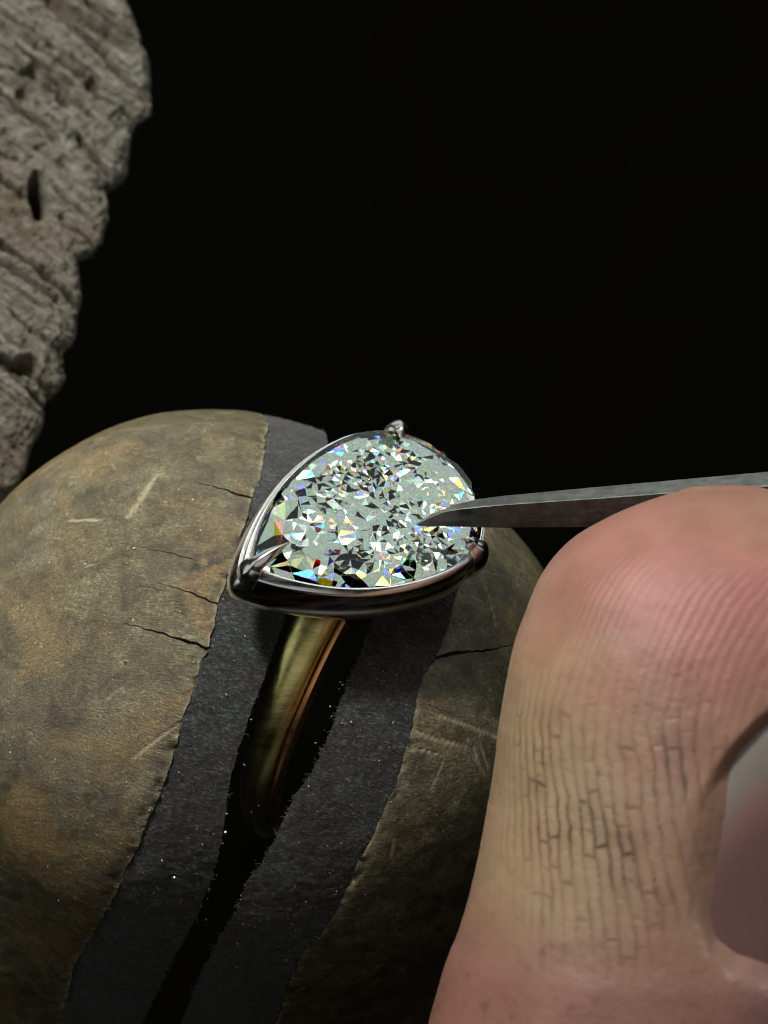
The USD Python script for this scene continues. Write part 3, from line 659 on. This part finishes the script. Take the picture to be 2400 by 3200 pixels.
# ---------------------------------------------------------------- thumb
def thumb():
    LV = [(1516, 2262), (1520, 2180), (1532, 2130), (1552, 2062), (1585, 1970), (1619, 1897), (1678, 1797), (1751, 1724), (1838, 1671), (1944, 1632), (2030, 1605), (2129, 1585), (2262, 1562), (2395, 1545), (2558, 1519), (2664, 1499), (2760, 1478), (2830, 1459), (2920, 1430), (2996, 1399), (3128, 1360), (3200, 1340), (3500, 1270), (3900, 1230)]
    lv = PchipInterpolator([a for a, _ in LV], [b for _, b in LV])
    cxf = PchipInterpolator([1516, 1700, 2100, 2400, 2830, 3200, 3900], [2268, 2285, 2300, 2290, 2230, 2140, 2060])
    zf = PchipInterpolator([1516, 1900, 2400, 3000, 3900], [7.6, 8.8, 9.6, 10.6, 12.0])
    t = np.linspace(0, 1, 560); vs = 1516.3 + (3900 - 1516.3) * np.where(t < .12, (t / .12) ** 2 * .05, .05 + (t - .12) / .88 * .95)
    vs = np.unique(np.r_[vs, np.linspace(1540, 3250, 420)])
    ph = np.radians(np.r_[np.linspace(-70, 212, 460), np.linspace(214, 288, 30)])
    V, PH = np.meshgrid(vs, ph, indexing='ij')
    cx, z0 = cxf(V), zf(V); a = np.maximum(cx - lv(V), 3); b = a * .80 * np.where(V < 2100, 1, 1)
    s0 = K * (D - z0) / D
    e = 0.93
    co, si = np.cos(PH), np.sin(PH)
    dx = a * np.sign(co) * np.abs(co) ** e; dz = b * s0 * np.sign(si) * np.abs(si) ** e
    u = cx + dx
    # pattern coordinates, in photo pixels on the skin
    arc = a * (PH - math.pi)                                   # 0 on the left outline, negative towards the viewer
    q = -arc
    # nail region in (V, PH)
    deg = np.degrees(PH)
    FX, FY = [-70, -20, 20, 60, 75, 83, 90, 97, 100, 103], [1990, 1960, 1960, 2010, 2060, 2110, 2190, 2300, 2360, 2450]   # free edge
    CX_, CY_ = [-70, -20, 20, 60, 75, 83, 90, 95, 100, 103], [3010, 3010, 3005, 2995, 2985, 2972, 2935, 2880, 2760, 2650]   # cuticle
    free, cut = np.interp(deg, FX, FY), np.interp(deg, CX_, CY_)
    side = 100.5
    inn = sstep(-20, 70, V - free) * sstep(-25, 90, cut - V) * sstep(-4, 8, side - deg)
    fold = np.exp(-((deg - side - 6) / 9) ** 2) * sstep(2150, 2600, V) * (1 - sstep(2700, 3050, V)) + .7 * np.exp(-((V - cut - 55) / 60) ** 2) * (deg < side) * sstep(0, 25, side - deg)
    # ridges of the skin
    lean = np.where(V > 2200, (V - 2200) ** 2 / (V - 2200 + 150) * .45, 0)
    pat = np.stack([u * .006, V * .006, PH * 0], -1)
    qq = q + 22 * fbm(pat * 1.0, 2, 77) + 20 * fbm(pat * 3.2, 2, 78) - lean
    per = 46.0
    tipd = np.minimum(1.0, np.maximum(0.05, (V - 1516) / 300))
    ph1 = qq / per; fr = ph1 - np.floor(ph1); col = np.floor(ph1)
    line = np.exp(-((np.minimum(fr, 1 - fr)) / .145) ** 2)
    hsh = lambda x, k: np.modf(np.abs(np.sin(x * 12.9898 + k * 78.233) * 43758.5453))[0]
    yy = (V + 60 * fbm(pat * 1.6, 3, 80) + 26 * (hsh(col, 4) - .5) * (fr - .5)) / 84 + hsh(col, 1) * 3; row = np.floor(yy); fy = yy - row
    cross = np.exp(-((np.minimum(fy, 1 - fy)) / .075) ** 2) * (hsh(col * 7.1 + np.round(yy) * 3.3, 2) > .5)
    zone = sstep(1990, 2400, V + 300 * fbm(pat * .8, 2, 81)) * (1 - sstep(2560, 3000, V + 300 * fbm(pat * .8, 2, 82))) * sstep(1530, 1760, u + 160 * fbm(pat * .8, 2, 86)) * (1 - sstep(1930, 2230, u + 240 * fbm(pat * .8, 2, 83)))
    patch = sstep(-.12, .16, fbm(pat * 1.4, 3, 84))
    brk = sstep(-.10, .10, fbm(np.stack([col * .9, V * .012, V * 0], -1), 2, 85))
    line_d = line * (.45 + .55 * brk); cross_d = cross * sstep(-.15, .1, fbm(pat * 2.2, 2, 88))
    spots = sstep(.20, .30, fbm(pat * 9, 2, 90)) * sstep(0, .2, fbm(pat * 1.2, 2, 91)) * sstep(1900, 2100, V)
    dirt = np.clip(zone * (.60 + .40 * patch) * np.maximum(line_d, .9 * cross_d) * 1.2 + .20 * zone * patch * sstep(-.1, .2, fbm(pat * 3, 3, 99)) + .35 * spots * (1 - inn), 0, .86)
    red_scab = np.exp(-(((u - 1660) / 70) ** 2 + ((V - 2890) / 50) ** 2)) * sstep(-.05, .15, fbm(pat * 4, 2, 92))
    dirt = np.clip(dirt + .55 * red_scab, 0, .86) * (1 - inn)
    rid_tip = (.5 + .5 * np.cos(2 * math.pi * (q + 22 * fbm(pat * 1.0, 2, 77)) / 31)) * (1 - zone) * sstep(1560, 1700, V) * (1 - inn) * (1 - .7 * sstep(2700, 3000, V))
    disp = -.030 * np.maximum(line, .6 * cross) * (.25 + .75 * zone) * sstep(1900, 2200, V) * (1 - inn) * (1 - .6 * sstep(2800, 3050, V)) + .017 * rid_tip
    disp += .10 * fbm(pat * .8, 2, 93) + .03 * fbm(pat * 6, 3, 94) - .62 * inn + .18 * fold
    disp *= tipd
    rad = np.maximum(a * s0, .2)
    X = (u - 1200) * s0; Y = (1600 - V) * s0; Z = z0 + dz
    nx, nz = co / np.maximum(a, 1), si / np.maximum(b, 1); nl = np.hypot(nx, nz); nx, nz = nx / nl, nz / nl
    S = np.stack([X + nx * disp, Y, Z + nz * disp], -1)
    m = loft(S)
    # skin tone by region: rosier pad, tan left side, redder and darker base
    pink = np.array([.270, .086, .080]); tan_ = np.array([.245, .178, .105]); base = np.array([.195, .110, .076]); red = np.array([.165, .070, .058])
    wp = np.exp(-(((u - 2120) / 380) ** 2 + ((V - 1880) / 260) ** 2)); wt = np.exp(-((u - 1660) / 260) ** 2) * sstep(1800, 2100, V) * (1 - sstep(2700, 2950, V)); wr_ = sstep(2780, 3050, V)
    wp = np.clip(wp + .55 * fbm(pat, 3, 95), 0, 1)[..., None]; wt = np.clip(wt, 0, 1)[..., None]; wr_ = wr_[..., None]
    tone = base * (1 - wt) + tan_ * wt; tone = tone * (1 - .8 * wp) + pink * .8 * wp; tone = tone * (1 - .6 * wr_) + red * .6 * wr_
    pu = (sstep(2160, 2330, u) * sstep(2880, 3020, V))[..., None]; tone = tone * (1 - .75 * pu) + np.array([.115, .062, .062]) * .75 * pu
    white = (np.exp(-((V - cut - 8) / 14) ** 2) * (deg < side) * sstep(-.05, .15, fbm(pat * 8, 2, 96)))[..., None] * .16
    tone = tone * (1 - white) + .5 * white
    extra = 2
    def ext(x, fill): return np.concatenate([x.reshape(-1, *x.shape[2:]), np.repeat(x.reshape(-1, *x.shape[2:])[:1], extra, 0)], 0)
    T_, D_ = ext(tone, 0), ext(dirt, 0)
    hand = thing('thumb', 'bare thumb of a person with dirt dark skin creases, pressed against the steel graver', 'thumb')
    add('skin', m, M_SKIN, hand, smooth=True, prim={'tone': lambda P: T_, 'dirt': lambda P: D_, 'grain': lambda P: P})
    # nail plate, a shell of its own set into the fold
    nd = np.linspace(100, -62, 120); nt = np.linspace(0, 1, 90)
    fe, cu = np.interp(nd, FX, FY) - 6, np.interp(nd, CX_, CY_) + 25
    Tn, Dn = np.meshgrid(nt, np.radians(nd), indexing='ij')
    Vn = fe[None] + (cu - fe)[None] * Tn
    def surf(off):
        cxn, zn = cxf(Vn), zf(Vn); an = np.maximum(cxn - lv(Vn), 3); bn = an * .8; sn = K * (D - zn) / D
        c_, s_ = np.cos(Dn), np.sin(Dn)
        X = (cxn + an * np.sign(c_) * np.abs(c_) ** e - 1200) * sn; Z = zn + bn * sn * np.sign(s_) * np.abs(s_) ** e
        nx, nz = c_ / an, s_ / bn; nl = np.hypot(nx, nz); o = off - .10 * (2 * Tn - 1) ** 2
        return np.stack([X + nx / nl * o, (1600 - Vn) * sn, Z + nz / nl * o], -1)
    top, bot = surf(-.40), surf(-.75)
    h_, w_ = Tn.shape; idx = np.arange(h_ * w_).reshape(h_, w_)
    q_ = np.stack([idx[:-1, :-1], idx[1:, :-1], idx[1:, 1:], idx[:-1, 1:]], -1).reshape(-1, 4); n_ = h_ * w_
    rim = np.r_[idx[0, :-1], idx[:-1, -1], idx[-1, :0:-1], idx[:0:-1, 0]]; r2 = np.roll(rim, -1)
    F = np.vstack([q_, q_[:, ::-1] + n_, np.stack([rim, r2, r2 + n_, rim + n_], 1)])
    F = np.vstack([F[:, [0, 1, 2]], F[:, [0, 2, 3]]])
    nm = trimesh.Trimesh(np.vstack([top.reshape(-1, 3), bot.reshape(-1, 3)]), F, process=False)
    if nm.volume < 0: nm.invert()
    eg = 1 - sstep(20, 420, (Vn - fe[None])) ; E_ = np.r_[eg.ravel(), eg.ravel()]
    v, f, n = meshkit.arrays(nm, True)
    add('nail', nm, M_NAIL, hand, smooth=True, prim={'edge': lambda P: E_, 'grain': lambda P: P})
thumb()

# ---------------------------------------------------------------- bench pin, top left
def bench_pin():
    nb = unit([0.22, 0.40, 0.89]); c0 = px(200, 650, -24)
    ea = unit(np.cross([0, 1, 0], nb)); eb = np.cross(nb, ea)
    def on(u, v):
        o = np.array([0, 0, D]); d = px(u, v, 0) - o
        p = o + d * (((c0 - o) @ nb) / (d @ nb)); return np.array([(p - c0) @ ea, (p - c0) @ eb])
    O = [(412, -160), (405, -60), (412, 0), (440, 60), (463, 123), (480, 180), (480, 240), (488, 300), (478, 345), (441, 369), (420, 400), (416, 440), (414, 492), (398, 530), (347, 571), (345, 610), (349, 651), (338, 700), (320, 752), (290, 785), (249, 796), (256, 830), (262, 868), (258, 920), (253, 962), (252, 1012), (232, 1050), (204, 1078), (212, 1110), (213, 1143), (208, 1175), (190, 1205), (150, 1230), (143, 1258), (145, 1290), (135, 1330), (108, 1374), (96, 1430), (72, 1482), (45, 1525), (14, 1555), (-30, 1580), (-120, 1600)]
    o2 = np.array([on(*p) for p in O]); o2 = dense(o2, .15)
    o2 = o2 + .30 * np.stack([fbm(np.c_[o2 * 1.3, o2[:, :1] * 0], 3, 61), fbm(np.c_[o2 * 1.3, o2[:, :1] * 0], 3, 62)], 1)
    xl = on(-260, 700)[0]
    poly = sg.Polygon(np.vstack([o2, [xl, o2[-1, 1]], [xl, o2[0, 1]]])).buffer(0)
    if poly.geom_type != 'Polygon': poly = max(poly.geoms, key=lambda g: g.area)
    step = .06
    bx = poly.bounds; xs = np.arange(bx[0], bx[2] + step, step); ys = np.arange(bx[1], bx[3] + step, step)
    X, Y = np.meshgrid(xs, ys, indexing='ij')
    inside = shapely.contains_xy(poly, X, Y)
    bd = dense(np.array(poly.exterior.coords), .05); dist = cKDTree(bd).query(np.stack([X, Y], -1).reshape(-1, 2))[0].reshape(X.shape)
    P3 = np.stack([X, Y, X * 0], -1)
    r = 1.5 + 1.5 * fbm(P3 * .5, 3, 63); dd = np.clip(dist, 0, r)
    round_ = -(r - np.sqrt(np.maximum(r * r - (r - dd) ** 2, 0)))
    H = round_ + 1.1 * fbm(P3 * .16, 3, 64) + .60 * fbm(P3 * .6, 3, 65) + .62 * fbm(P3 * 1.8, 4, 66) - .22 * np.clip(fbm(P3 * 2.3, 3, 71) * 4 - .5, 0, 1) + .22 * fbm(P3 * 5.0, 3, 70) - .35 * np.clip(fbm(P3 * .9, 3, 67) * 3 - .25, 0, 1)
    flat = np.stack([X, Y], -1).reshape(-1, 2); groove = np.zeros(len(flat))
    cuts = [((60, -60), (420, 150), 26, .8), ((150, 0), (480, 330), 15, .7), ((-20, 60), (330, 280), 12, .5), ((-20, 200), (200, 290), 12, .5), ((200, 60), (470, 300), 9, .5), ((240, 420), (345, 535), 11, .8), ((-20, 525), (80, 606), 12, .9), ((-20, 735), (250, 945), 12, .9), ((-20, 800), (190, 945), 14, .7),
            ((-20, 850), (120, 960), 9, .5), ((260, 0), (420, 110), 16, .7), ((-20, 20), (300, 230), 8, .4), ((-20, 130), (240, 300), 8, .4), ((60, 160), (440, 380), 8, .4), ((-20, 450), (60, 490), 9, .5), ((-20, 1110), (80, 1160), 30, .9), ((120, 120), (400, 330), 7, .4), ((-20, 300), (150, 400), 7, .4)]
    rc = np.random.default_rng(12)
    for k in range(26):
        u0, v0 = rc.uniform(-60, 380), rc.uniform(-60, 1250); l = rc.uniform(90, 320); sl = .78 + rc.normal(0, .04)
        cuts.append(((u0, v0), (u0 + l, v0 + l * sl), rc.uniform(4, 9), rc.uniform(.2, .55)))
    Hf = H.reshape(-1).copy()
    for a, b, w, s in cuts:
        A, B = on(*a), on(*b); wid = w * K * 1.2; wid *= 1.25; d, t = seg_dist(flat, A, B)
        d = d + .10 * fbm(np.c_[flat * 1.1, flat[:, :1] * 0], 2, 68)
        g = (1 - sstep(wid * .25, wid, np.abs(d))) * np.clip(t * 12, 0, 1) * np.clip((1 - t) * 12 + .3, 0, 1)
        Hf -= g * s * 1.05; groove = np.maximum(groove, g * s)
    for (u, v, ru, rv, dep) in ((119, 600, 30, 78, 3.0), (80, 1140, 42, 34, 1.2), (200, 310, 30, 26, .9), (100, 230, 36, 30, .7), (290, 260, 30, 26, .8), (70, 300, 26, 26, .8)):
        c = on(u, v); ax = np.linalg.norm(on(u + ru, v) - c); ay = np.linalg.norm(on(u, v + rv) - c)
        e = np.hypot((flat[:, 0] - c[0]) / ax, (flat[:, 1] - c[1]) / ay) + .35 * fbm(np.c_[flat * .9, flat[:, :1] * 0], 2, 69)
        g = 1 - sstep(.55, 1.1, e); Hf -= dep * g
        if dep > 1: groove = np.maximum(groove, g * .9)
    groove = np.maximum(groove, .55 * sstep(11.0, 15.0, -flat[:, 1] + 1.5 * fbm(np.c_[flat * .5, flat[:, :1] * 0], 2, 72)))
    H = np.where(inside, Hf.reshape(H.shape), -30.0)
    # closed body: top sheet of inside cells, walls, bottom
    n1, n2 = X.shape; cell = inside[:-1, :-1] & inside[1:, :-1] & inside[1:, 1:] & inside[:-1, 1:]
    idx = np.arange(n1 * n2).reshape(n1, n2); ci, cj = np.nonzero(cell)
    q = np.stack([idx[ci, cj], idx[ci + 1, cj], idx[ci + 1, cj + 1], idx[ci, cj + 1]], -1)
    e_all = np.vstack([q[:, [0, 1]], q[:, [1, 2]], q[:, [2, 3]], q[:, [3, 0]]])
    key = {(int(a), int(b)) for a, b in e_all}; rim = np.array([e for e in key if (e[1], e[0]) not in key])
    top = c0 + X.reshape(-1, 1) * ea + Y.reshape(-1, 1) * eb + Hf.reshape(-1, 1) * nb
    N = n1 * n2; low = c0 + X.reshape(-1, 1) * ea + Y.reshape(-1, 1) * eb + 11 * unit(unit(c0 - np.array([0, 0, D])) + [-.45, .1, 0])
    F = np.vstack([q, q[:, ::-1] + N, np.stack([rim[:, 1], rim[:, 0], rim[:, 0] + N, rim[:, 1] + N], 1)])
    V = np.vstack([top, low]); g2 = np.r_[groove, groove * 0]
    used = np.unique(F); mp = np.full(len(V), -1); mp[used] = np.arange(len(used)); V, F, g2 = V[used], mp[F], g2[used]
    F = np.vstack([F[:, [0, 1, 2]], F[:, [0, 2, 3]]])
    gdir = unit(on(250, 945) - on(-20, 735)); gv = gdir[0] * ea + gdir[1] * eb; gw = np.cross(nb, gv)
    tm = trimesh.Trimesh(V, F, process=False)
    p = add('bench_pin', tm, M_PIN, smooth=True, prim={'grain': lambda P: np.stack([P @ gv, P @ gw, P @ nb], -1), 'groove': lambda P: g2})
    keys(p, 'grey weathered wooden bench pin with saw cuts and a drilled hole behind the clamp', 'bench pin')
bench_pin()
